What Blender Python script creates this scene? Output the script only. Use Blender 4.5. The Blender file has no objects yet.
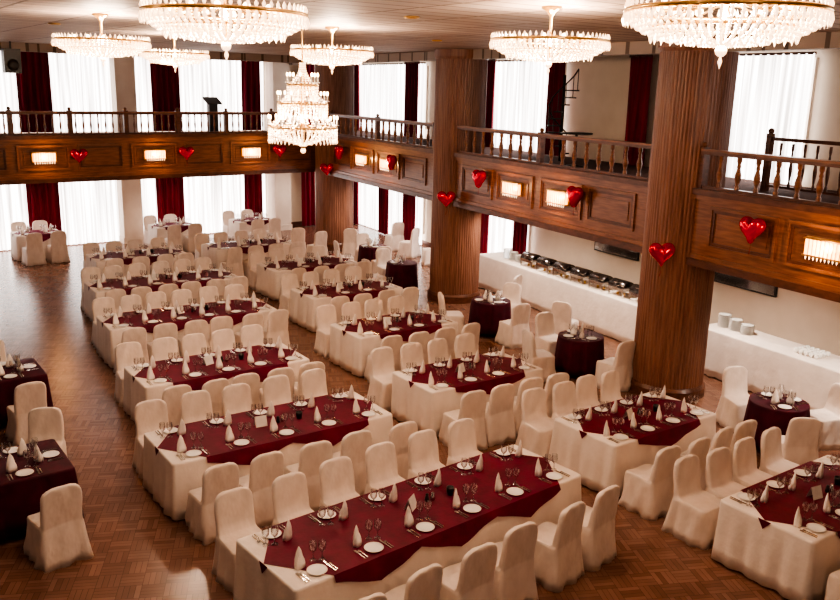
import bpy, math, random
from mathutils import Vector, Matrix
random.seed(7)
R=math.radians
scene=bpy.context.scene
COL=scene.collection

# ------------------------------------------------------------------ materials
def newmat(name):
    m=bpy.data.materials.new(name); m.use_nodes=True
    nt=m.node_tree; nt.nodes.clear()
    out=nt.nodes.new('ShaderNodeOutputMaterial')
    return m,nt,out
def N(nt,t,**kw):
    n=nt.nodes.new(t)
    for k,v in kw.items():
        if k in n.inputs: n.inputs[k].default_value=v
        else: setattr(n,k,v)
    return n
def pmat(name,c1,c2=None,rough=.5,metal=0,scale=8,bump=0,bscale=60,stretch=(1,1,1),spec=.5,sheen=0,emis=None,estr=0,bdist=.02):
    m,nt,out=newmat(name)
    p=N(nt,'ShaderNodeBsdfPrincipled')
    p.inputs['Roughness'].default_value=rough; p.inputs['Metallic'].default_value=metal
    p.inputs['Specular IOR Level'].default_value=spec
    if sheen: p.inputs['Sheen Weight'].default_value=sheen
    tc=N(nt,'ShaderNodeTexCoord'); mp=N(nt,'ShaderNodeMapping'); mp.inputs['Scale'].default_value=stretch
    nt.links.new(tc.outputs['Object'],mp.inputs['Vector'])
    no=N(nt,'ShaderNodeTexNoise'); no.inputs['Scale'].default_value=scale; no.inputs['Detail'].default_value=4
    nt.links.new(mp.outputs[0],no.inputs['Vector'])
    cr=N(nt,'ShaderNodeValToRGB'); cr.color_ramp.elements[0].position=.35; cr.color_ramp.elements[1].position=.65
    if c2 is None: c2=tuple(x*.9 for x in c1)
    cr.color_ramp.elements[0].color=(*c2,1); cr.color_ramp.elements[1].color=(*c1,1)
    nt.links.new(no.outputs['Fac'],cr.inputs[0]); nt.links.new(cr.outputs[0],p.inputs['Base Color'])
    if bump:
        n2=N(nt,'ShaderNodeTexNoise'); n2.inputs['Scale'].default_value=bscale
        nt.links.new(mp.outputs[0],n2.inputs['Vector'])
        b=N(nt,'ShaderNodeBump'); b.inputs['Strength'].default_value=bump; b.inputs['Distance'].default_value=bdist
        nt.links.new(n2.outputs['Fac'],b.inputs['Height']); nt.links.new(b.outputs[0],p.inputs['Normal'])
    if emis:
        p.inputs['Emission Color'].default_value=(*emis,1); p.inputs['Emission Strength'].default_value=estr
    nt.links.new(p.outputs[0],out.inputs[0])
    return m
def glassmat(name,tint=(1,1,1),bl=.45):
    m,nt,out=newmat(name)
    t=N(nt,'ShaderNodeBsdfTransparent'); t.inputs[0].default_value=(*tint,1)
    g=N(nt,'ShaderNodeBsdfGlossy'); g.inputs['Roughness'].default_value=.12
    mx=N(nt,'ShaderNodeMixShader'); fr=N(nt,'ShaderNodeLayerWeight'); fr.inputs[0].default_value=bl
    nt.links.new(fr.outputs['Facing'],mx.inputs[0]); nt.links.new(t.outputs[0],mx.inputs[1]); nt.links.new(g.outputs[0],mx.inputs[2])
    nt.links.new(mx.outputs[0],out.inputs[0]); return m
def emat(name,col,st):
    m,nt,out=newmat(name)
    e=N(nt,'ShaderNodeEmission'); e.inputs[0].default_value=(*col,1); e.inputs[1].default_value=st
    nt.links.new(e.outputs[0],out.inputs[0]); return m

M_chair=pmat('chair_cover_fabric',(.83,.72,.645),(.75,.64,.565),rough=.7,scale=5,bump=.4,bscale=5,stretch=(1.3,1.3,.8),sheen=.2,bdist=.05)
M_cloth=pmat('white_linen',(.86,.77,.70),(.80,.71,.64),rough=.75,scale=4,bump=.2,bscale=9,bdist=.04)
M_burg=pmat('burgundy_cloth',(.15,.005,.030),(.10,.003,.019),rough=.6,scale=6,bump=.1,bscale=25,spec=.3)
M_burgd=pmat('dark_burgundy_cloth',(.08,.003,.017),(.05,.002,.011),rough=.65,scale=6,bump=.1,bscale=25,spec=.3)  # dark cloth; its tone also carries vignette darkening on the left square tables
M_drape=pmat('burgundy_velvet',(.26,.010,.032),(.12,.005,.014),rough=.8,scale=3,stretch=(6,6,.3))
M_wood=pmat('balcony_wood',(.285,.122,.060),(.175,.068,.034),rough=.30,scale=3,stretch=(1,3,9))
M_woodd=pmat('rail_wood',(.155,.06,.034),(.09,.033,.018),rough=.35,scale=6,stretch=(1,1,3))
M_col=pmat('column_wood',(.29,.142,.095),(.185,.083,.054),rough=.38,scale=4,stretch=(5,5,.4))
M_wall=pmat('wall_plaster',(.82,.71,.59),(.76,.65,.53),rough=.85,scale=1.5,bump=.05)
M_pill=pmat('pillar_plaster',(.78,.68,.59),(.72,.61,.52),rough=.8,scale=2)
M_soff=pmat('soffit_paint',(.65,.52,.42),rough=.8,scale=2)
M_carpet=pmat('balcony_carpet',(.10,.04,.03),(.06,.025,.02),rough=.95,scale=20)
M_plate=pmat('porcelain',(.94,.92,.88),rough=.15,scale=2)
M_napkin=pmat('napkin_linen',(.94,.87,.81),rough=.75,scale=10)
M_steel=pmat('silverware_steel',(.75,.72,.68),rough=.2,metal=1)
M_brass=pmat('aged_brass',(.70,.46,.20),rough=.28,metal=1)
M_dark=pmat('dark_plastic',(.02,.018,.018),rough=.35)
M_iron=pmat('black_iron',(.02,.016,.014),rough=.45)
M_glass=glassmat('clear_glass',(.92,.92,.92),.62)
M_heart=pmat('red_foil',(.80,.010,.040),(.62,.006,.026),rough=.18,metal=.55,scale=3,bump=.35,bscale=9)
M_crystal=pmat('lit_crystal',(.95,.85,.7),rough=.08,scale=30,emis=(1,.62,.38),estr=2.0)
M_bulb=emat('warm_bulb',(1,.62,.30),18)
M_sconce=pmat('sconce_glass',(.95,.7,.4),(.6,.3,.1),rough=.2,scale=25,emis=(1,.42,.12),estr=4.2)
M_day=emat('daylight_pane',(.95,.96,1),2.0)
M_card=pmat('paper_card',(.85,.82,.76),rough=.8)
M_food=pmat('chafing_lid',(.16,.14,.13),(.07,.06,.06),rough=.22,metal=.9)

def sheer_glow_mat():
    m,nt,out=newmat('sheer_curtain')
    tc=N(nt,'ShaderNodeTexCoord')
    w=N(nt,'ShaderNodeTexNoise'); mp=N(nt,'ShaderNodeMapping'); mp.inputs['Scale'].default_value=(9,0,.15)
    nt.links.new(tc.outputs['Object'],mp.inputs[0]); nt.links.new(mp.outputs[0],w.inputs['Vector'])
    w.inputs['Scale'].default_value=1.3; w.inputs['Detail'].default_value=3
    cr=N(nt,'ShaderNodeMapRange'); cr.inputs[1].default_value=.35; cr.inputs[2].default_value=.65; cr.inputs[3].default_value=1.0; cr.inputs[4].default_value=4.8  # streaked emission strength paints the shading of the folds
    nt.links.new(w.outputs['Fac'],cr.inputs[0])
    e=N(nt,'ShaderNodeEmission'); e.inputs[0].default_value=(1,.94,.91,1); nt.links.new(cr.outputs[0],e.inputs[1])  # cloth itself emits, standing in for daylight coming through it
    d=N(nt,'ShaderNodeBsdfDiffuse'); d.inputs[0].default_value=(.7,.65,.6,1)
    a=N(nt,'ShaderNodeAddShader'); nt.links.new(e.outputs[0],a.inputs[0]); nt.links.new(d.outputs[0],a.inputs[1])
    nt.links.new(a.outputs[0],out.inputs[0]); return m
M_sheer_glow=sheer_glow_mat()

def floormat():
    m,nt,out=newmat('parquet_floor')
    L=nt.links.new
    tc=N(nt,'ShaderNodeTexCoord'); mp=N(nt,'ShaderNodeMapping'); mp.inputs['Rotation'].default_value=(0,0,R(-10)); L(tc.outputs['Object'],mp.inputs[0])
    def brick(rot):
        m2=N(nt,'ShaderNodeMapping'); m2.inputs['Rotation'].default_value=(0,0,rot); L(mp.outputs[0],m2.inputs[0])
        b=N(nt,'ShaderNodeTexBrick'); b.offset=0; b.inputs['Scale'].default_value=1
        b.inputs['Brick Width'].default_value=.24; b.inputs['Row Height'].default_value=.06; b.inputs['Mortar Size'].default_value=.002
        b.inputs['Color1'].default_value=(.245,.130,.092,1); b.inputs['Color2'].default_value=(.165,.082,.057,1); b.inputs['Mortar'].default_value=(.085,.042,.03,1)
        L(m2.outputs[0],b.inputs['Vector']); return b
    b1=brick(0); b2=brick(R(90))
    ck=N(nt,'ShaderNodeTexChecker'); ck.inputs['Scale'].default_value=1/.24; L(mp.outputs[0],ck.inputs['Vector'])
    mx=N(nt,'ShaderNodeMix',data_type='RGBA'); L(ck.outputs['Fac'],mx.inputs[0]); L(b1.outputs[0],mx.inputs[6]); L(b2.outputs[0],mx.inputs[7])
    no=N(nt,'ShaderNodeTexNoise'); no.inputs['Scale'].default_value=3.3; L(mp.outputs[0],no.inputs[0])
    mr=N(nt,'ShaderNodeMapRange'); mr.inputs[3].default_value=.8; mr.inputs[4].default_value=1.2; L(no.outputs[0],mr.inputs[0])
    hs=N(nt,'ShaderNodeHueSaturation'); L(mx.outputs[2],hs.inputs['Color']); L(mr.outputs[0],hs.inputs['Value'])
    p=N(nt,'ShaderNodeBsdfPrincipled'); p.inputs['Roughness'].default_value=.25; L(hs.outputs[0],p.inputs['Base Color'])
    L(p.outputs[0],out.inputs[0]); return m
M_floor=floormat()
def ceilmat():
    m,nt,out=newmat('ceiling_panels')
    L=nt.links.new
    tc=N(nt,'ShaderNodeTexCoord'); mp=N(nt,'ShaderNodeMapping'); mp.inputs['Rotation'].default_value=(0,0,R(-36)); L(tc.outputs['Object'],mp.inputs[0])
    b=N(nt,'ShaderNodeTexBrick'); b.offset=0; b.inputs['Scale'].default_value=1
    b.inputs['Brick Width'].default_value=1.2; b.inputs['Row Height'].default_value=.4; b.inputs['Mortar Size'].default_value=.025
    b.inputs['Color1'].default_value=(.42,.34,.29,1); b.inputs['Color2'].default_value=(.33,.26,.22,1); b.inputs['Mortar'].default_value=(.13,.09,.07,1)
    L(mp.outputs[0],b.inputs['Vector'])
    p=N(nt,'ShaderNodeBsdfPrincipled'); p.inputs['Roughness'].default_value=.6; L(b.outputs[0],p.inputs['Base Color'])
    L(p.outputs[0],out.inputs[0]); return m
M_ceil=ceilmat()

# ------------------------------------------------------------------ mesh builder
class B:
    def __init__(s): s.v=[];s.f=[];s.m=[];s.sm=[];s.mats=[]
    def mi(s,mat):
        if mat not in s.mats: s.mats.append(mat)
        return s.mats.index(mat)
    def add(s,vs,fs,mat,smooth=False,T=None):
        o=len(s.v); i=s.mi(mat)
        for v in vs:
            v=Vector(v)
            s.v.append(T@v if T else v)
        for f in fs: s.f.append([o+k for k in f]); s.m.append(i); s.sm.append(smooth)
    def box(s,x0,x1,y0,y1,z0,z1,mat,T=None):
        vs=[(x0,y0,z0),(x1,y0,z0),(x1,y1,z0),(x0,y1,z0),(x0,y0,z1),(x1,y0,z1),(x1,y1,z1),(x0,y1,z1)]
        s.add(vs,[(0,3,2,1),(4,5,6,7),(0,1,5,4),(1,2,6,5),(2,3,7,6),(3,0,4,7)],mat,False,T)
    def loft(s,rings,mat,cap0=True,cap1=True,smooth=True,T=None):
        n=len(rings[0]); vs=[p for r in rings for p in r]; fs=[]
        for k in range(len(rings)-1):
            for i in range(n):
                j=(i+1)%n; fs.append((k*n+i,k*n+j,(k+1)*n+j,(k+1)*n+i))
        if cap0: fs.append(tuple(reversed(range(n))))
        if cap1: fs.append(tuple((len(rings)-1)*n+i for i in range(n)))
        s.add(vs,fs,mat,smooth,T)
    def lathe(s,prof,c,mat,seg=12,smooth=True,T=None,cap=True):
        rings=[[(c[0]+r*math.cos(2*math.pi*i/seg),c[1]+r*math.sin(2*math.pi*i/seg),c[2]+z) for i in range(seg)] for r,z in prof]
        s.loft(rings,mat,cap,cap,smooth,T)
    def sphere(s,c,r,mat,seg=10,rz=None):
        rz=rz or r; k=6
        s.lathe([(max(r*math.sin(math.pi*i/k),.0005),-rz*math.cos(math.pi*i/k)) for i in range(k+1)],c,mat,seg)
    def octa(s,c,r,h,mat):
        x,y,z=c
        s.add([(x+r,y,z),(x,y+r,z),(x-r,y,z),(x,y-r,z),(x,y,z+h),(x,y,z-h)],
              [(0,1,4),(1,2,4),(2,3,4),(3,0,4),(1,0,5),(2,1,5),(3,2,5),(0,3,5)],mat)
    def tube(s,pts,r,mat,seg=6):
        pts=[Vector(p) for p in pts]; rings=[]
        for i,p in enumerate(pts):
            d=(pts[min(i+1,len(pts)-1)]-pts[max(i-1,0)]).normalized()
            a=d.cross(Vector((0,0,1)))
            if a.length<.01: a=Vector((1,0,0))
            a.normalize(); b=a.cross(d)
            rings.append([p+a*r*math.cos(2*math.pi*k/seg)+b*r*math.sin(2*math.pi*k/seg) for k in range(seg)])
        s.loft(rings,mat)
    def torus(s,c,Rr,r,mat,seg=40,ss=6):
        rings=[]
        for k in range(seg):
            a=2*math.pi*k/seg
            rings.append([(c[0]+(Rr+r*math.cos(t))*math.cos(a),c[1]+(Rr+r*math.cos(t))*math.sin(a),c[2]+r*math.sin(t)) for t in [2*math.pi*q/ss for q in range(ss)]])
        rings.append(rings[0]); s.loft(rings,mat,False,False)
    def mesh(s,name):
        me=bpy.data.meshes.new(name); me.from_pydata([tuple(v) for v in s.v],[],s.f)
        for m in s.mats: me.materials.append(m)
        me.polygons.foreach_set('material_index',s.m); me.polygons.foreach_set('use_smooth',s.sm)
        me.update(); return me
    def obj(s,name,loc=(0,0,0),rz=0,parent=None):
        return place(s.mesh(name),name,loc,rz,parent)
def place(me,name,loc,rz=0,parent=None):
    o=bpy.data.objects.new(name,me); o.location=loc; o.rotation_euler=(0,0,rz)
    COL.objects.link(o)
    if parent: o.parent=parent
    return o
def empty(name,loc=(0,0,0),rz=0):
    return place(None,name,loc,rz)

def rr(x0,x1,y0,y1,r,side=8,cn=4):
    """rounded rectangle: list of (x,y,nx,ny,arc)"""
    pts=[];cs=[(x1-r,y0+r,-90),(x1-r,y1-r,0),(x0+r,y1-r,90),(x0+r,y0+r,180)]
    for k,(cx,cy,a0) in enumerate(cs):
        for i in range(cn+1):
            a=R(a0+90*i/cn); pts.append((cx+r*math.cos(a),cy+r*math.sin(a),math.cos(a),math.sin(a)))
        nx=cs[(k+1)%4]; a=R(a0+90); e=(cx+r*math.cos(a),cy+r*math.sin(a)); a2=R(nx[2]); st=(nx[0]+r*math.cos(a2),nx[1]+r*math.sin(a2))
        for i in range(1,side):
            t=i/side; pts.append((e[0]+(st[0]-e[0])*t,e[1]+(st[1]-e[1])*t,math.cos(a),math.sin(a)))
    out=[];arc=0
    for i,p in enumerate(pts):
        if i: arc+=math.hypot(p[0]-pts[i-1][0],p[1]-pts[i-1][1])
        out.append((*p,arc))
    return out

# ------------------------------------------------------------------ layout frames
PR=Vector((4.25,14.46,0)); DR=Vector((.490,-.8716,0)); AR=math.atan2(DR.y,DR.x)    # right balcony front line
PL=Vector((-11.2,22.5,0)); DL=Vector((.8015,.598,0)); AL=math.atan2(DL.y,DL.x)     # far-left balcony front line
NR=Vector((.8716,.49,0)); NL=Vector((-.598,.8015,0))
CEIL=6.1
def slab(name,pts,z0,z1,mat):
    b=B(); b.loft([[(x,y,z0) for x,y in pts],[(x,y,z1) for x,y in pts]],mat,smooth=False); return b.obj(name)
poly=[(-20.9,20.2),(-20.9,-5),(18,-5),(15.2,2.2),(-2.6,33.8)]
slab('floor',poly,-.1,0,M_floor)
slab('ceiling',poly,CEIL,CEIL+.15,M_ceil)

# walls
b=B(); b.box(-9,13.6,3.8,4.0,0,CEIL,M_wall)
b.obj('wall_left',PL,AL)
b=B(); b.box(-20.2,16,3.3,3.5,0,CEIL,M_wall)
b.obj('wall_right',PR,AR)
b=B(); b.box(-9,13.4,3.78,3.8,0,.16,M_woodd); b.obj('baseboard_left',PL,AL)
b=B(); b.box(-20,16,3.28,3.3,0,.16,M_woodd); b.obj('baseboard_right',PR,AR)
# dropped ceiling bulkhead along the two balconies
b=B(); b.box(-20,14.5,.25,.45,CEIL-.22,CEIL,M_ceil); b.obj('trim_1',PR,AR)
b=B(); b.box(-8.8,9.6,.25,.45,CEIL-.22,CEIL,M_ceil); b.obj('trim_2',PL,AL)

wn=[0]
def window(P,A,x0,x1,z0,z1,y):
    wn[0]+=1
    b=B(); b.box(x0,x1,y-.03,y-.02,z0,z1,M_day)
    for (a,c,d,e) in ((x0-.06,x0,z0-.06,z1+.06),(x1,x1+.06,z0-.06,z1+.06),(x0,x1,z0-.06,z0),(x0,x1,z1,z1+.06)):
        b.box(a,c,y-.08,y,d,e,M_pill)
    n=max(1,round((x1-x0)/1.3))
    for i in range(1,n):
        x=x0+(x1-x0)*i/n; b.box(x-.025,x+.025,y-.06,y-.03,z0,z1,M_pill)
    b.obj('window_%d'%wn[0],P,A)
def curtain(name,P,A,x0,x1,z0,z1,y,amp,per,mat):
    b=B(); n=max(8,int((x1-x0)/per*6)); vs=[];fs=[];K=5
    for k in range(K+1):
        z=z0+(z1-z0)*k/K
        for i in range(n+1):
            x=x0+(x1-x0)*i/n
            f=math.sin(2*math.pi*(x-x0)/per+.6*math.sin(x*2.3)+.25*math.sin(z*1.3+x))
            vs.append((x,y+amp*f*(1.1-.25*k/K),z))
    for k in range(K):
        for i in range(n):
            a=k*(n+1)+i; fs.append((a,a+1,a+n+2,a+n+1))
    b.add(vs,fs,mat,True); b.box(x0,x1,y-.02,y+.02,z1-.02,z1+.03,M_woodd)
    return b.obj(name,P,A)
for (z0,z1) in ((.45,2.4),(3.95,5.85)):
    for (a,c) in ((-8.6,-1.3),(-.5,4.1),(4.85,9.4)):
        window(PL,AL,a,c,z0,z1,3.8)
        zb=.03 if z0<1 else 3.6
        zt=2.62 if z0<1 else 5.98
        curtain('sheer_curtain',PL,AL,a-.1,c+.1,zb,zt,3.62,.035,.17,M_sheer_glow)
    for (a,c) in ((-4.4,-3.6),(-2.2,-1.5),(1.35,2.3),(5.4,6.35),(8.6,9.3),(10.9,11.5)):
        curtain('burgundy_drape',PL,AL,a,c,.03 if z0<1 else 3.6,2.64 if z0<1 else 6.0,3.46,.06,.2,M_drape)
for q in (-.9,4.47,9.95):
    b=B(); b.box(q-.32,q+.32,3.1,3.78,0,CEIL,M_pill); b.box(q-.35,q+.35,3.07,3.79,0,.2,M_pill); b.obj('square_pillar',PL,AL)
for (z0,z1,L_) in ((.45,2.4,((-19.2,-14.4),(-12.4,-8.4))),(3.95,5.85,((-19.2,-14.4),(-10.5,-7.3),(-1.85,-.05),(3.0,7.5)))):
    for (a,c) in L_:
        window(PR,AR,a,c,z0,z1,3.3)
        curtain('sheer_curtain',PR,AR,a-.1,c+.1,.03 if z0<1 else 3.6,2.62 if z0<1 else 5.98,3.14,.035,.17,M_sheer_glow)
for (a,c,lo,up) in ((-19.7,-19.0,1,1),(-17.2,-16.5,1,0),(-15.4,-14.4,1,1),(-10.7,-10.0,1,1),(-12.6,-12.0,1,0),(-8.7,-8.1,1,0),(-7.6,-6.95,0,1),(-4.6,-3.9,0,1)):
    if lo: curtain('burgundy_drape',PR,AR,a,c,.03,2.64,2.98,.06,.2,M_drape)
    if up: curtain('burgundy_drape',PR,AR,a,c,3.6,6.0,2.98,.06,.2,M_drape)

# ------------------------------------------------------------------ balconies
def fascia(name,P,A,x0,x1,frames):
    e=empty(name,P,A)
    b=B()
    b.box(x0,x1,0,.12,2.5,3.7,M_wood)
    b.box(x0,x1,-.07,.16,3.62,3.72,M_woodd); b.box(x0,x1,-.035,.0,3.54,3.62,M_wood)
    b.box(x0,x1,-.06,.14,2.44,2.56,M_woodd); b.box(x0,x1,-.03,0,2.56,2.64,M_wood)
    b.obj('fascia_board',parent=e)
    b=B()
    for (c,w) in frames:
        for (k,i,d) in ((0,0,.035),(1,.05,.02)):
            a0,a1,z0,z1=c-w/2+i,c+w/2-i,2.78+i,3.46-i; t=.05
            b.box(a0,a1,-d,0,z0,z0+t,M_woodd if k else M_wood); b.box(a0,a1,-d,0,z1-t,z1,M_woodd if k else M_wood)
            b.box(a0,a0+t,-d,0,z0+t,z1-t,M_woodd if k else M_wood); b.box(a1-t,a1,-d,0,z0+t,z1-t,M_woodd if k else M_wood)
        b.box(c-w/2+.17,c+w/2-.17,-.018,0,2.95,3.29,M_wood)
    b.obj('panel_moulding',parent=e)
    return e
frR=[]
for cc in (-11.45,-3.815,3.815,11.45):
    frR+=[(cc-.8,1.35),(cc+.8,1.35),(cc-2.3,1.3),(cc+2.3,1.3)]
balR=fascia('balcony_right',PR,AR,-15.82,14.5,frR)
frL=[]
q=1.15-3.04*3
while q<9:
    frL.append((q,1.35)); frL.append((q+1.52,1.25)); q+=3.04
balL=fascia('balcony_left',PL,AL,-8.8,9.6,[f for f in frL if f[0]<8.9])
b=B(); b.box(-20.0,14.5,.12,3.28,2.72,3.55,M_soff); b.box(-20.0,14.5,.12,3.28,3.55,3.58,M_carpet); b.obj('balcony_slab',parent=balR)
b=B(); b.box(-8.8,13.2,.12,3.78,2.73,3.54,M_soff); b.box(-8.8,13.2,.12,3.78,3.54,3.57,M_carpet); b.obj('balcony_slab',parent=balL)

turned=[(.03,0),(.03,.05),(.018,.07),(.036,.16),(.04,.22),(.02,.33),(.026,.36),(.018,.40),(.03,.44),(.03,.5)]
def balustrade(P,A,x0,x1,step,fat,posts,parent):
    b=B(); z=3.72
    b.box(x0,x1,.0,.09,z,z+.05,M_woodd)
    b.box(x0,x1,-.02,.11,z+.55,z+.60,M_woodd); b.box(x0,x1,-.035,.125,z+.60,z+.635,M_wood)
    n=int((x1-x0)/step)
    for i in range(n+1):
        x=x0+(x1-x0)*i/n
        b.lathe([(r*fat,zz) for r,zz in turned],(x,.045,z+.05),M_wood,8,cap=False)
    for x in posts:
        if x0-.1<=x<=x1+.1:
            b.box(x-.06,x+.06,-.015,.105,z,z+.66,M_woodd); b.sphere((x,.045,z+.70),.05,M_wood,8)
    b.obj('balustrade',parent=parent)
for k in range(-2,2):
    x0=k*7.63+.55; x1=(k+1)*7.63-.55
    balustrade(P=PR,A=AR,x0=x0,x1=x1,step=.36,fat=1.3,posts=[x0,(x0+x1)/2,x1],parent=balR)
balustrade(PL,AL,-8.8,9.1,.2,.75,[1.15-3.04*3+1.52*j-.76 for j in range(14)],balL)

def lamp(name,loc,power,size=.12,col=(1,.77,.58)):
    l=bpy.data.lights.new(name,'POINT'); l.energy=power; l.color=col; l.shadow_soft_size=size
    o=bpy.data.objects.new(name,l); o.location=loc; COL.objects.link(o); return o
def sconce_mesh():
    b=B()
    b.box(-.32,.32,-.04,0,-.14,.14,M_brass)
    b.box(-.28,.28,-.10,-.04,-.11,.11,M_sconce)
    for i in range(10):
        x=-.28+.56*i/9; b.box(x-.004,x+.004,-.112,-.10,-.12,.12,M_brass)
        if i<9: b.octa((x+.031,-.10,-.15),.014,.04,M_crystal)
    b.box(-.31,.31,-.115,-.03,.11,.135,M_brass); b.box(-.31,.31,-.115,-.03,-.135,-.11,M_brass)
    return b.mesh('wall_sconce')
SC=sconce_mesh()
def online(P,D,s,Nrm,off,z): 
    v=P+D*s+Nrm*off; return (v.x,v.y,z)
def sconce(P,D,s,Nn,A):
    o=place(SC,'wall_sconce',online(P,D,s,Nn,-.02,3.14),A)
    l=lamp('sconce_light',(0,-.26,.0),20,.05,(1,.52,.22)); l.parent=o
for cc in (-11.45,-3.815,3.815,11.45):
    for o in (-.8,.8): sconce(PR,DR,cc+o,NR,AR)
for k in range(-2,3): sconce(PL,DL,1.15+3.04*k,NL,AL)

# heart balloons
def heart_mesh():
    b=B(); n=40; rings=[]
    out=[]
    for i in range(n):
        t=2*math.pi*i/n
        x=16*math.sin(t)**3; z=13*math.cos(t)-5*math.cos(2*t)-2*math.cos(3*t)-math.cos(4*t)
        out.append((x/34*.48,(z+2)/34*.48))
    K=10
    for k in range(K+1):
        ph=-math.pi/2+math.pi*k/K; s=max(math.cos(ph),.03)**.6; y=.11*math.sin(ph)
        if k in (0,K): s=.03
        rings.append([(x*s,y,z*s) for x,z in out])
    b.loft(rings,M_heart)
    b.tube([(0,0,-.2),(.01,-.01,-.29),(-.01,0,-.38)],.004,M_heart,4)
    return b.mesh('heart_balloon')
HM=heart_mesh()
for s in (-13.6,-10.1,-5.75,-2.35,1.85,5.6): place(HM,'heart_balloon',online(PR,DR,s,NR,-.19,3.24),AR+R(random.uniform(-5,5)))
for k in range(-2,3): place(HM,'heart_balloon',online(PL,DL,2.03+3.06*k,NL,-.19,3.16),AL+R(random.uniform(-5,5)))

# ------------------------------------------------------------------ columns
cols=[(-2.9,27.95),(.86,21.2),(4.50,14.62),(8.3,8.1)]
def col_mesh():
    b=B(); n=256; Rr=.61
    def ring(z,add=0,fl=.015):
        o=[]
        for i in range(n):
            a=2*math.pi*i/n; r=Rr+add+fl*abs(math.sin(32*a)); o.append((r*math.cos(a),r*math.sin(a),z))
        return o
    b.loft([ring(.2),ring(CEIL-.1)],M_col,smooth=False)
    b.lathe([(.67,0),(.67,.16),(.645,.2),(.63,.22)],(0,0,0),M_woodd,48,smooth=False)
    b.lathe([(.63,-.22),(.66,-.16),(.66,-.0)],(0,0,CEIL),M_col,48,smooth=False)
    return b.mesh('fluted_column')
CM=col_mesh()
for c in cols: place(CM,'fluted_column',(c[0],c[1],0))
for c in cols[:3]:
    d=Vector((-c[0]-2.6,-c[1],0)).normalized()*.80
    place(HM,'heart_balloon',(c[0]+d.x-.16,c[1]+d.y,2.62),R(8))

# ------------------------------------------------------------------ chandeliers
def crystal_bowl():
    b=B(); Rr=.64
    b.torus((0,0,0),Rr,.018,M_brass,48); b.torus((0,0,-.10),Rr*.72,.01,M_brass,40)
    for i in range(64):
        a=2*math.pi*i/64
        for k in range(13):
            t=k/12; r=Rr*math.cos(t*math.pi/2*.93); z=-.21*math.sin(t*math.pi/2)
            if k>7 and i%2: continue
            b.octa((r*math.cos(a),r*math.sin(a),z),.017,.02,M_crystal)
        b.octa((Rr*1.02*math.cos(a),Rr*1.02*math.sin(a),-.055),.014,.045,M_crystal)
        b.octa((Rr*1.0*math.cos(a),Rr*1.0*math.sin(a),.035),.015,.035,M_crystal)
    for i in range(30):
        a=2*math.pi*i/30
        b.octa((Rr*.73*math.cos(a),Rr*.73*math.sin(a),-.17),.014,.04,M_crystal)
    for i in range(12):
        a=2*math.pi*i/12; b.sphere((.42*math.cos(a),.42*math.sin(a),.03),.03,M_bulb,8)
        b.tube([(0,0,.06),(.42*math.cos(a),.42*math.sin(a),.0)],.008,M_brass,4)
    b.lathe([(.015,-.22),(.015,.25),(.05,.30),(.11,.34),(.11,.36)],(0,0,0),M_brass,16)
    b.sphere((0,0,-.25),.04,M_crystal,8); b.octa((0,0,-.32),.018,.05,M_crystal)
    return b.mesh('crystal_bowl_chandelier')
CB=crystal_bowl()
for (x,y,pw) in ((-1.61,7.12,215),(-4.58,12.5,215),(-4.9,17.2,215),(-1.49,14.0,215),(1.36,9.8,215),(1.97,5.93,190),(-5.0,6.4,40),(2.4,1.8,50),(-1.4,2.6,60)):  # last three hang out of view, added to fill the foreground
    o=place(CB,'crystal_bowl_chandelier',(x,y,5.74),random.random())
    l=lamp('chandelier_light',(0,0,-.06),pw); l.parent=o
    l=lamp('chandelier_light',(.25,0,.12),pw*.14,.08); l.parent=o
def tiered():
    b=B()
    tiers=[(.50,0,12,.20),(.36,.34,10,.16),(.22,.60,8,.12)]
    for (r,z,n,dr) in tiers:
        b.torus((0,0,z),r,.014,M_brass,36)
        for i in range(n):
            a=2*math.pi*i/n; ca,sa=math.cos(a),math.sin(a)
            b.tube([(.03*ca,.03*sa,z+.05),(r*.5*ca,r*.5*sa,z-.08),(r*.85*ca,r*.85*sa,z-.05),(r*ca,r*sa,z+.03)],.008,M_brass,5)
            b.lathe([(.03,0),(.035,.01),(.012,.015),(.012,.09)],(r*ca,r*sa,z+.03),M_plate,8)
            b.sphere((r*ca,r*sa,z+.145),.016,M_bulb,6,.03)
        for i in range(n*4):
            a=2*math.pi*i/(n*4)
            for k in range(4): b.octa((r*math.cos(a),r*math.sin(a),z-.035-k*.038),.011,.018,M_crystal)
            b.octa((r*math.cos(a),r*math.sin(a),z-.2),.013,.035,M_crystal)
    def strings(r0,z0,r1,z1,n,m,sag):
        for i in range(n):
            a=2*math.pi*i/n
            for k in range(m+1):
                t=k/m; r=r0+(r1-r0)*t-sag*math.sin(math.pi*t); z=z0+(z1-z0)*t
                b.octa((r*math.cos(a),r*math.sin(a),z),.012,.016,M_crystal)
    strings(.20,.60,.04,.9,18,9,.05); strings(.36,.34,.16,.60,22,9,.05); strings(.50,0,.28,.34,28,10,.05)
    strings(.50,-.02,.05,-.26,30,11,-.10)
    b.lathe([(.01,-.32),(.04,-.28),(.015,-.23),(.03,-.1),(.02,.1),(.05,.3),(.02,.5),(.04,.75),(.02,.92),(.01,.95)],(0,0,0),M_brass,10)
    b.sphere((0,0,-.34),.04,M_crystal,8)
    b.lathe([(.012,.9),(.012,1.45),(.09,1.48),(.10,1.50)],(0,0,0),M_brass,8)
    return b.mesh('tiered_crystal_chandelier')
TC=place(tiered(),'tiered_crystal_chandelier',(-1.78,12.7,4.60))
for a in range(3):
    l=lamp('chandelier_light',(.25*math.cos(a*2.1),.25*math.sin(a*2.1),.1),40,.06); l.parent=TC

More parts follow.
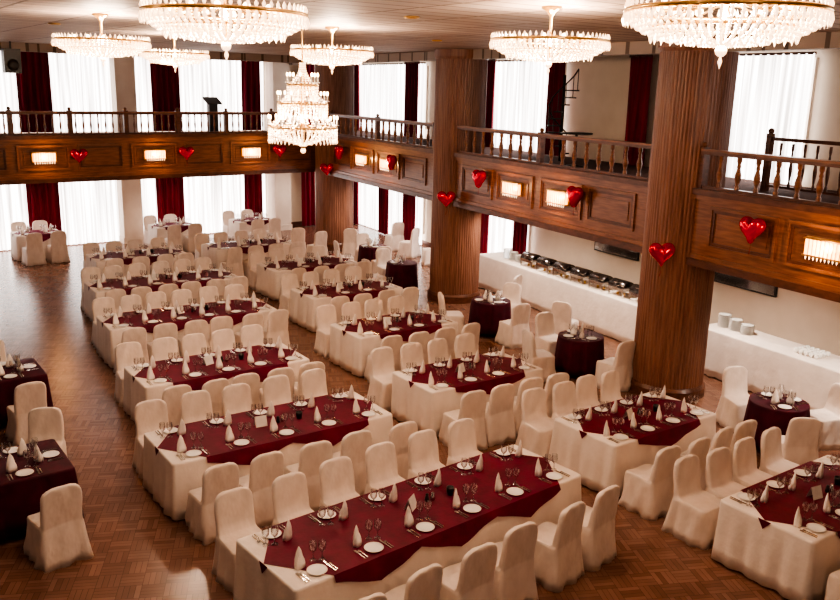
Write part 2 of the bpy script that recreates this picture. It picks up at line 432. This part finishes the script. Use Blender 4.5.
# ------------------------------------------------------------------ chair
def chair_mesh(seed):
    rnd=random.Random(seed); ph=rnd.uniform(0,6)
    b=B(); L_=[(0,.275,-.300,.268,.05,1.0),(.10,.262,-.287,.257,.05,.85),(.25,.248,-.268,.245,.05,.55),(.38,.241,-.255,.238,.05,.25),(.445,.238,-.25,.232,.05,.05),(.467,.232,-.248,.222,.05,0),
        (.475,.225,-.246,-.12,.03,0),(.50,.222,-.248,-.155,.03,0),(.60,.223,-.260,-.178,.03,0),(.72,.224,-.272,-.198,.03,0),(.80,.221,-.280,-.211,.03,0),(.85,.212,-.285,-.219,.028,0),(.885,.194,-.288,-.225,.026,0),(.91,.164,-.289,-.231,.024,0),(.926,.118,-.286,-.237,.02,0),(.932,.07,-.278,-.245,.014,0)]
    rings=[]
    for (z,xw,yb,yf,r,w) in L_:
        ring=[]
        for (x,y,nx,ny,arc) in rr(-xw,xw,yb,yf,r,10,4):
            o=w*.022*math.sin(arc*30+ph)+w*.014*math.sin(arc*17+ph*2)
            if z>.5: o+=.004*math.sin(x*34+z*16+ph)
            ring.append((x+nx*o,y+ny*o,z+ (.006*math.sin(x*18+ph) if z>.4 and z<.49 else 0)))
        rings.append(ring)
    b.loft(rings,M_chair)
    return b.mesh('dining_chair')
CH=[chair_mesh(i) for i in range(5)]
def chair(x,y,rz):
    place(random.choice(CH),'dining_chair',(x,y,0),rz)

# ------------------------------------------------------------------ table setting
def lathe_plate(b,c,r):
    b.lathe([(r*.6,0),(r*.65,.003),(r,.014),(r*.98,.017),(r*.66,.007),(.002,.006)],c,M_plate,24)
def wine_glass(b,c):
    b.lathe([(.035,0),(.033,.004),(.006,.008),(.005,.08),(.012,.088),(.034,.115),(.040,.145),(.037,.18),(.034,.20)],c,M_glass,12,cap=False)
def napkin(b,c,rz=0):
    T=Matrix.Translation(c)@Matrix.Rotation(rz,4,'Z')
    n=14
    for (sy,h,off) in ((1,.215,0),(-1,.15,-.03)):
        rings=[]
        for (z,r) in ((0,.058),(.04,.060),(h*.5,.052),(h*.75,.036),(h*.92,.016),(h,.004)):
            rings.append([(r*math.cos(a),off*(1-z/h*.6)+r*.42*math.sin(a)+.01,z) for a in [2*math.pi*i/n for i in range(n)]])
        b.loft(rings,M_napkin,T=T)
def setting(seed):
    rnd=random.Random(seed); b=B()
    lathe_plate(b,(0,.15,0),.10)
    b.box(-.185,-.172,.04,.18,.001,.006,M_steel); b.box(-.192,-.165,.18,.23,.001,.006,M_steel)
    b.box(-.150,-.139,.05,.17,.001,.006,M_steel); b.box(-.155,-.134,.17,.215,.001,.006,M_steel)
    b.box(.132,.145,.04,.13,.001,.007,M_steel); b.box(.130,.150,.13,.25,.001,.005,M_steel)
    b.box(.166,.175,.05,.17,.001,.006,M_steel); b.lathe([(.002,0),(.018,.004),(.002,.008)],(.171,.188,0),M_steel,10)
    wine_glass(b,(.15,.29,0)); wine_glass(b,(.07,.33,0))
    napkin(b,(-.10+rnd.uniform(-.01,.01),.31,0),rnd.uniform(-.6,.6))
    return b.mesh('place_setting')
ST=[setting(i) for i in range(3)]
def tent_card():
    b=B(); b.add([(-.08,-.05,0),(.08,-.05,0),(.08,0,.14),(-.08,0,.14),(-.08,.05,0),(.08,.05,0)],[(0,1,2,3),(3,2,5,4)],M_card)
    return b.mesh('tent_card')
TCARD=tent_card()
def shaker():
    b=B()
    for x in (-.035,.035):
        b.lathe([(.022,0),(.026,.02),(.02,.06),(.016,.065),(.018,.085),(.004,.095)],(x,0,0),M_dark if x<0 else M_steel,10)
    return b.mesh('salt_and_pepper_shakers')
SH=shaker()
def votive():
    b=B(); b.lathe([(.035,0),(.045,.06),(.045,.09),(.04,.09),(.036,.02),(.002,.02)],(0,0,0),M_dark,14); b.lathe([(.03,.02),(.03,.05),(.002,.055)],(0,0,0),M_napkin,10)
    return b.mesh('votive_candle_holder')
VO=votive()
def hang_table(b,L_,W,mat,z1=.75,z0=.03,amp=.03,round_=False,r=.04):
    rings=[]
    side=30
    for (z,add,w) in ((z0,.045,1),(z0+.15,.036,.85),(z0+.35,.022,.6),(z0+.55,.010,.3),(z1-.03,.003,.05),(z1-.006,0,0),(z1,-.015,0)):
        ring=[]
        for (x,y,nx,ny,arc) in rr(-L_/2,L_/2,-W/2,W/2,(min(L_,W)/2-.001 if round_ else r),(1 if round_ else side),(18 if round_ else 5)):
            o=add+w*amp*(.55*math.sin(arc*16)+.45*math.sin(arc*29+1.3))
            ring.append((x+nx*o,y+ny*o,z))
        rings.append(ring)
    b.loft(rings,mat)
def banquet(cx,cy,deg,L_,n,W=1.14,point=.42,sides=(1,-1),drop=.17):
    rz=R(deg)
    b=B(); hang_table(b,L_,W,M_cloth)
    hl=L_/2; z=.7525; hw=W/2+.004
    out=[(-hl,0),(-hl+point,-hw),(hl-point,-hw),(hl,0),(hl-point,hw),(-hl+point,hw)]
    b.loft([[(x,y,z) for x,y in out],[(x,y,z+.003) for x,y in out]],M_burg,smooth=False)
    # overlay falls over both long sides, scalloped by the squares it is made of
    xa,xb=-hl+point,hl-point; m=max(1,round((xb-xa)/1.1)); nn=m*12
    for s in (-1,1):
        vs=[];fs=[]
        for i in range(nn+1):
            x=xa+(xb-xa)*i/nn; f=(i%12)/12; tri=1-abs(2*f-1)
            if i==nn: tri=0
            d=.04+drop*tri
            wv=.010+.010*math.sin(x*14)
            vs+= [(x,s*hw,z+.003),(x,s*(hw+.018+wv*.3),z-.04),(x,s*(hw+.024+wv+.02*tri),z-d-.02)]
        for i in range(nn):
            for k in (0,1): a=i*3+k; fs.append((a,a+3,a+4,a+1))
        b.add(vs,fs,M_burg,True)
        b.add([(s*(hl+.004),-.08,z),(s*(hl+.004),.08,z),(s*(hl+.02),0,z-.10)],[(0,1,2)],M_burg)
    for sx in (-1,1):
        for sy in (-1,1): b.box(sx*(L_/2-.15)-.02,sx*(L_/2-.15)+.02,sy*(W/2-.15)-.02,sy*(W/2-.15)+.02,0,.7,M_steel)
    b.obj('banquet_table',(cx,cy,0),rz)
    T=Matrix.Translation((cx,cy,0))@Matrix.Rotation(rz,4,'Z')
    for s in (1,-1):
        for i in range(n):
            x=-L_/2+L_*(i+.5)/n
            p=T@Vector((x,-s*(W/2),.757))
            place(random.choice(ST),'place_setting',p,rz+(0 if s==1 else math.pi))
            if s in sides:
                p=T@Vector((x+random.uniform(-.035,.035),-s*(W/2+.38+random.uniform(-.01,.07)),0))
                chair(p.x,p.y,rz+(0 if s==1 else math.pi)+R(random.uniform(-6,6)))
    if L_>2:
        for k,(me,nm) in enumerate(((TCARD,'tent_card'),(SH,'salt_and_pepper_shakers'),(VO,'votive_candle_holder'))):
            p=T@Vector(((k-1)*.28+.1,random.uniform(-.03,.03),.757)); place(me,nm,p,rz+random.uniform(-.5,.5))
banquet(.10,8.55,40,4.0,6)
banquet(-1.95,10.75,35,3.15,5)
banquet(-3.27,13.25,34.5,2.75,5)
banquet(-4.6,16.35,33,3.3,6)
banquet(-5.95,19.2,33,3.3,6)
banquet(-7.5,22.1,34,2.4,4)
banquet(.82,13.2,35,2.25,4)
banquet(-.48,15.95,35,2.25,4)
banquet(-1.66,18.8,35,2.3,4)
banquet(-2.9,21.5,35,2.4,4)
banquet(-4.95,24.0,35,2.4,4)
banquet(3.12,11.35,36,2.15,4)
banquet(4.72,9.05,36,2.3,4)
banquet(-11.47,25.0,36,1.3,2,W=.9,point=.25)
banquet(-8.0,27.0,36,1.3,2,W=.9,point=.25)
banquet(-5.75,28.5,36,1.3,2,W=.9,point=.25)

def small_table(cx,cy,size,chairs,rz=0,rnd=True,mat=M_burgd,set_=None):
    b=B()
    hang_table(b,size,size,mat,z0=.10,round_=rnd,r=.05,amp=.035)
    b.lathe([(.25,0),(.25,.02),(.03,.04),(.03,.7)],(0,0,0),M_iron,12)
    b.obj('small_round_table' if rnd else 'small_square_table',(cx,cy,0),rz)
    for a in chairs:
        a=R(a); d=size/2+.44+(0 if rnd else .1)
        chair(cx+d*math.cos(a),cy+d*math.sin(a),a+math.pi/2)
    for a in (set_ or chairs):
        a=R(a); d=size/2-.005
        place(random.choice(ST),'place_setting',(cx+d*math.cos(a),cy+d*math.sin(a),.752),a+math.pi/2)
small_table(3.05,15.4,.85,(200,-55,120))
small_table(1.55,18.0,.85,(190,-60,60))
small_table(-.5,21.9,.8,(215,120))
small_table(-1.4,24.2,.8,(200,-70,110))
small_table(5.45,12.1,.85,(15,-95,105))
small_table(-6.45,12.6,1.0,(-50,126),R(36),False,set_=(-54,126,36))
small_table(-4.75,9.35,1.05,(-46,100),R(36),False,set_=(-54,126,36))
for (x,y,r) in ((-3.9,26.2,20),(-3.2,25.6,40),(-2.2,26.3,0),(-.4,26.6,60),(.3,25.4,100),(-.9,27.8,30),(1.2,23.4,140),(2.1,19.9,60),(3.1,17.5,-30),(-3.85,6.6,20),(.6,24.1,70),(2.55,6.65,30)):
    chair(x,y,R(r))

# ------------------------------------------------------------------ buffet
def buffet(s0,s1,y0=1.6,y1=2.4):
    b=B(); L_=s1-s0
    hang_table(b,L_,y1-y0,M_cloth,z1=.9,amp=.045)
    c=PR+DR*((s0+s1)/2)+NR*((y0+y1)/2)
    b.obj('buffet_table',(c.x,c.y,0),AR)
buffet(-8.4,-1.5); buffet(-.6,2.6)
def chafing():
    b=B()
    b.box(-.24,.24,-.17,.17,.14,.20,M_steel)
    for sx in(-1,1):
        for sy in(-1,1): b.box(sx*.22-.012,sx*.22+.012,sy*.15-.012,sy*.15+.012,0,.15,M_steel)
    b.box(-.23,.23,-.16,-.15,.02,.035,M_steel); b.box(-.23,.23,.15,.16,.02,.035,M_steel)
    rings=[]
    for x,s in ((-.25,.85),(-.24,1),(.24,1),(.25,.85)):
        rings.append([(x,.17*s*math.cos(math.pi*i/10),.20+.15*s*math.sin(math.pi*i/10)) for i in range(11)])
    b.loft(rings,M_food)
    b.tube([(-.07,-.13,.30),(-.06,-.17,.32),(.06,-.17,.32),(.07,-.13,.30)],.008,M_steel)
    for x in(-.1,.1): b.lathe([(.03,0),(.03,.06)],(x,0,.01),M_brass,8)
    return b.mesh('chafing_dish')
CD=chafing()
for i in range(7):
    s=-6.4+i*.66; place(CD,'chafing_dish',online(PR,DR,s,NR,1.9,.905),AR)
def stack():
    b=B()
    for k in range(3):
        for j in range(14-2*k): b.lathe([(.07,0),(.12,.012),(.12,.016),(.07,.006)],((k-1)*.27,0,j*.018),M_plate,18)
    return b.mesh('plate_stack')
PS=stack()
place(PS,'plate_stack',online(PR,DR,-.05,NR,2.0,.905),AR); place(PS,'plate_stack',online(PR,DR,-7.3,NR,2.0,.905),AR)
def cups():
    b=B()
    for i in range(5):
        for j in range(4):
            b.lathe([(.025,0),(.035,.03),(.038,.08),(.034,.08),(.03,.01),(.002,.01)],(i*.1-.2,j*.1-.15,0),M_plate,10)
    return b.mesh('coffee_cups')
place(cups(),'coffee_cups',online(PR,DR,1.6,NR,2.0,.905),AR)
for s,w in ((-4.85,1.55),(-1.0,1.55),(2.7,1.5)):  # dark panels stand in for dark openings in the wall
    b=B(); b.box(-w/2,w/2,-.06,-.01,-.28,.28,M_dark); b.box(-w/2+.03,w/2-.03,-.065,-.06,-.25,.25,M_glass)
    b.obj('dark_opening_panel',online(PR,DR,s,NR,3.3,1.66),AR)

def spot(name,loc,p):
    l=bpy.data.lights.new(name,'SPOT'); l.energy=p; l.spot_size=R(140); l.spot_blend=.7; l.color=(1,.87,.75); l.shadow_soft_size=.06
    o=bpy.data.objects.new(name,l); o.location=loc; COL.objects.link(o)
def dl():
    b=B(); b.torus((0,0,0),.09,.015,M_brass,20); b.lathe([(.08,0),(.07,.01)],(0,0,0),M_bulb,16); return b.mesh('recessed_downlight')
DLm=dl()
for s in (-13.5,-9.8,-6.2,-3.0,.2,3.4):  # soffit downlights and spots added to brighten the buffet under the balcony
    p=online(PR,DR,s,NR,1.1,2.70); place(DLm,'recessed_downlight',p); spot('soffit_fill_spot',(p[0],p[1],2.66),210)
for q in (-3,1.5,6,10):  # likewise added, to lift the area below the far-left balcony
    p=online(PL,DL,q,NL,1.8,2.71); place(DLm,'recessed_downlight',p); spot('soffit_fill_spot',(p[0],p[1],2.66),60)
for (x,y) in ((-3.2,9.6),(-.2,11.6),(-6.2,14.8),(3.6,7.6),(-3.4,15.9),(.2,17.0)):
    o=place(DLm,'recessed_downlight',(x,y,CEIL-.012))

# ------------------------------------------------------------------ upper level extras
def spiral():
    b=B(); b.lathe([(.035,0),(.035,2.0)],(0,0,0),M_iron,8); n=10; pr=[]
    for i in range(n):
        a=R(i*30+60); z=.15+i*.165
        T=Matrix.Rotation(a,4,'Z')@Matrix.Translation((0,0,z))
        b.add([(0.03,-.02,0),(.34,-.10,0),(.34,.10,0),(.03,.02,0),(0.03,-.02,.03),(.34,-.10,.03),(.34,.10,.03),(.03,.02,.03)],[(0,3,2,1),(4,5,6,7),(0,1,5,4),(1,2,6,5),(2,3,7,6),(3,0,4,7)],M_iron,T=T)
        p=(.33*math.cos(a),.33*math.sin(a),z); b.tube([p,(p[0],p[1],z+.5)],.01,M_iron,5); pr.append((p[0],p[1],z+.5))
    b.tube(pr,.018,M_iron); return b
spiral().obj('spiral_staircase',online(PR,DR,-5.9,NR,2.2,3.58))
def cafe(s,y):
    b=B(); b.lathe([(.2,0),(.2,.02),(.03,.04),(.03,.70),(.35,.71),(.36,.74),(.002,.745)],(0,0,0),M_iron,20)
    b.obj('cafe_table',online(PR,DR,s,NR,y,3.58))
cafe(-4.6,1.6); cafe(-1.6,1.5)
b=B()
for x in (0,1.9): b.box(x-.05,x+.05,-.05,.05,0,1.0,M_woodd); b.sphere((x,0,1.04),.055,M_woodd,8)
b.box(0,1.9,-.03,.03,.88,.94,M_woodd); b.box(0,1.9,-.02,.02,.08,.12,M_woodd)
for i in range(1,8): b.lathe([(r*.8,zz*1.5+.1) for r,zz in turned],(i*.24,0,0),M_woodd,8,cap=False)
b.obj('inner_stair_railing',online(PR,DR,.3,NR,1.9,3.58),AR)
def speaker():
    b=B(); b.box(-.2,.2,-.16,.16,-.3,.3,M_dark); b.lathe([(.14,0),(.13,.02),(.04,.01),(.002,.01)],(0,0,0),M_iron,16,T=Matrix.Translation((0,-.16,-.1))@Matrix.Rotation(R(90),4,'X')); b.box(-.02,.02,-.02,.02,.3,.5,M_iron); return b
speaker().obj('ceiling_speaker',online(PL,DL,.5,NL,-.3,5.62),AL)
# dark lectern standing on the far balcony
b=B(); b.box(-.2,.2,-.2,.2,0,.04,M_dark); b.box(-.14,.14,-.1,.1,.04,1.0,M_dark)
b.add([(-.24,-.2,.98),(.24,-.2,.98),(.24,.2,1.16),(-.24,.2,1.16),(-.24,-.2,1.02),(.24,-.2,1.02),(.24,.2,1.20),(-.24,.2,1.20)],[(0,3,2,1),(4,5,6,7),(0,1,5,4),(1,2,6,5),(2,3,7,6),(3,0,4,7)],M_dark)
b.obj('lectern',online(PL,DL,6.45,NL,1.0,3.57),AL)

# ------------------------------------------------------------------ world + camera
w=bpy.data.worlds.new('World'); scene.world=w; w.use_nodes=True
bg=w.node_tree.nodes['Background']; bg.inputs[0].default_value=(1,.80,.68,1); bg.inputs[1].default_value=.11
cam=bpy.data.cameras.new('Camera'); cam.lens=36*850/840; cam.sensor_width=36; cam.clip_start=.05
co=bpy.data.objects.new('Camera',cam); COL.objects.link(co)
co.matrix_world=Matrix.Translation((0,0,5.2))@Matrix.Rotation(R(76),4,'X')@Matrix.Rotation(R(1.43),4,'Z')
scene.camera=co
scene.view_settings.view_transform='AgX'
scene.view_settings.look='AgX - High Contrast'
scene.view_settings.exposure=.12
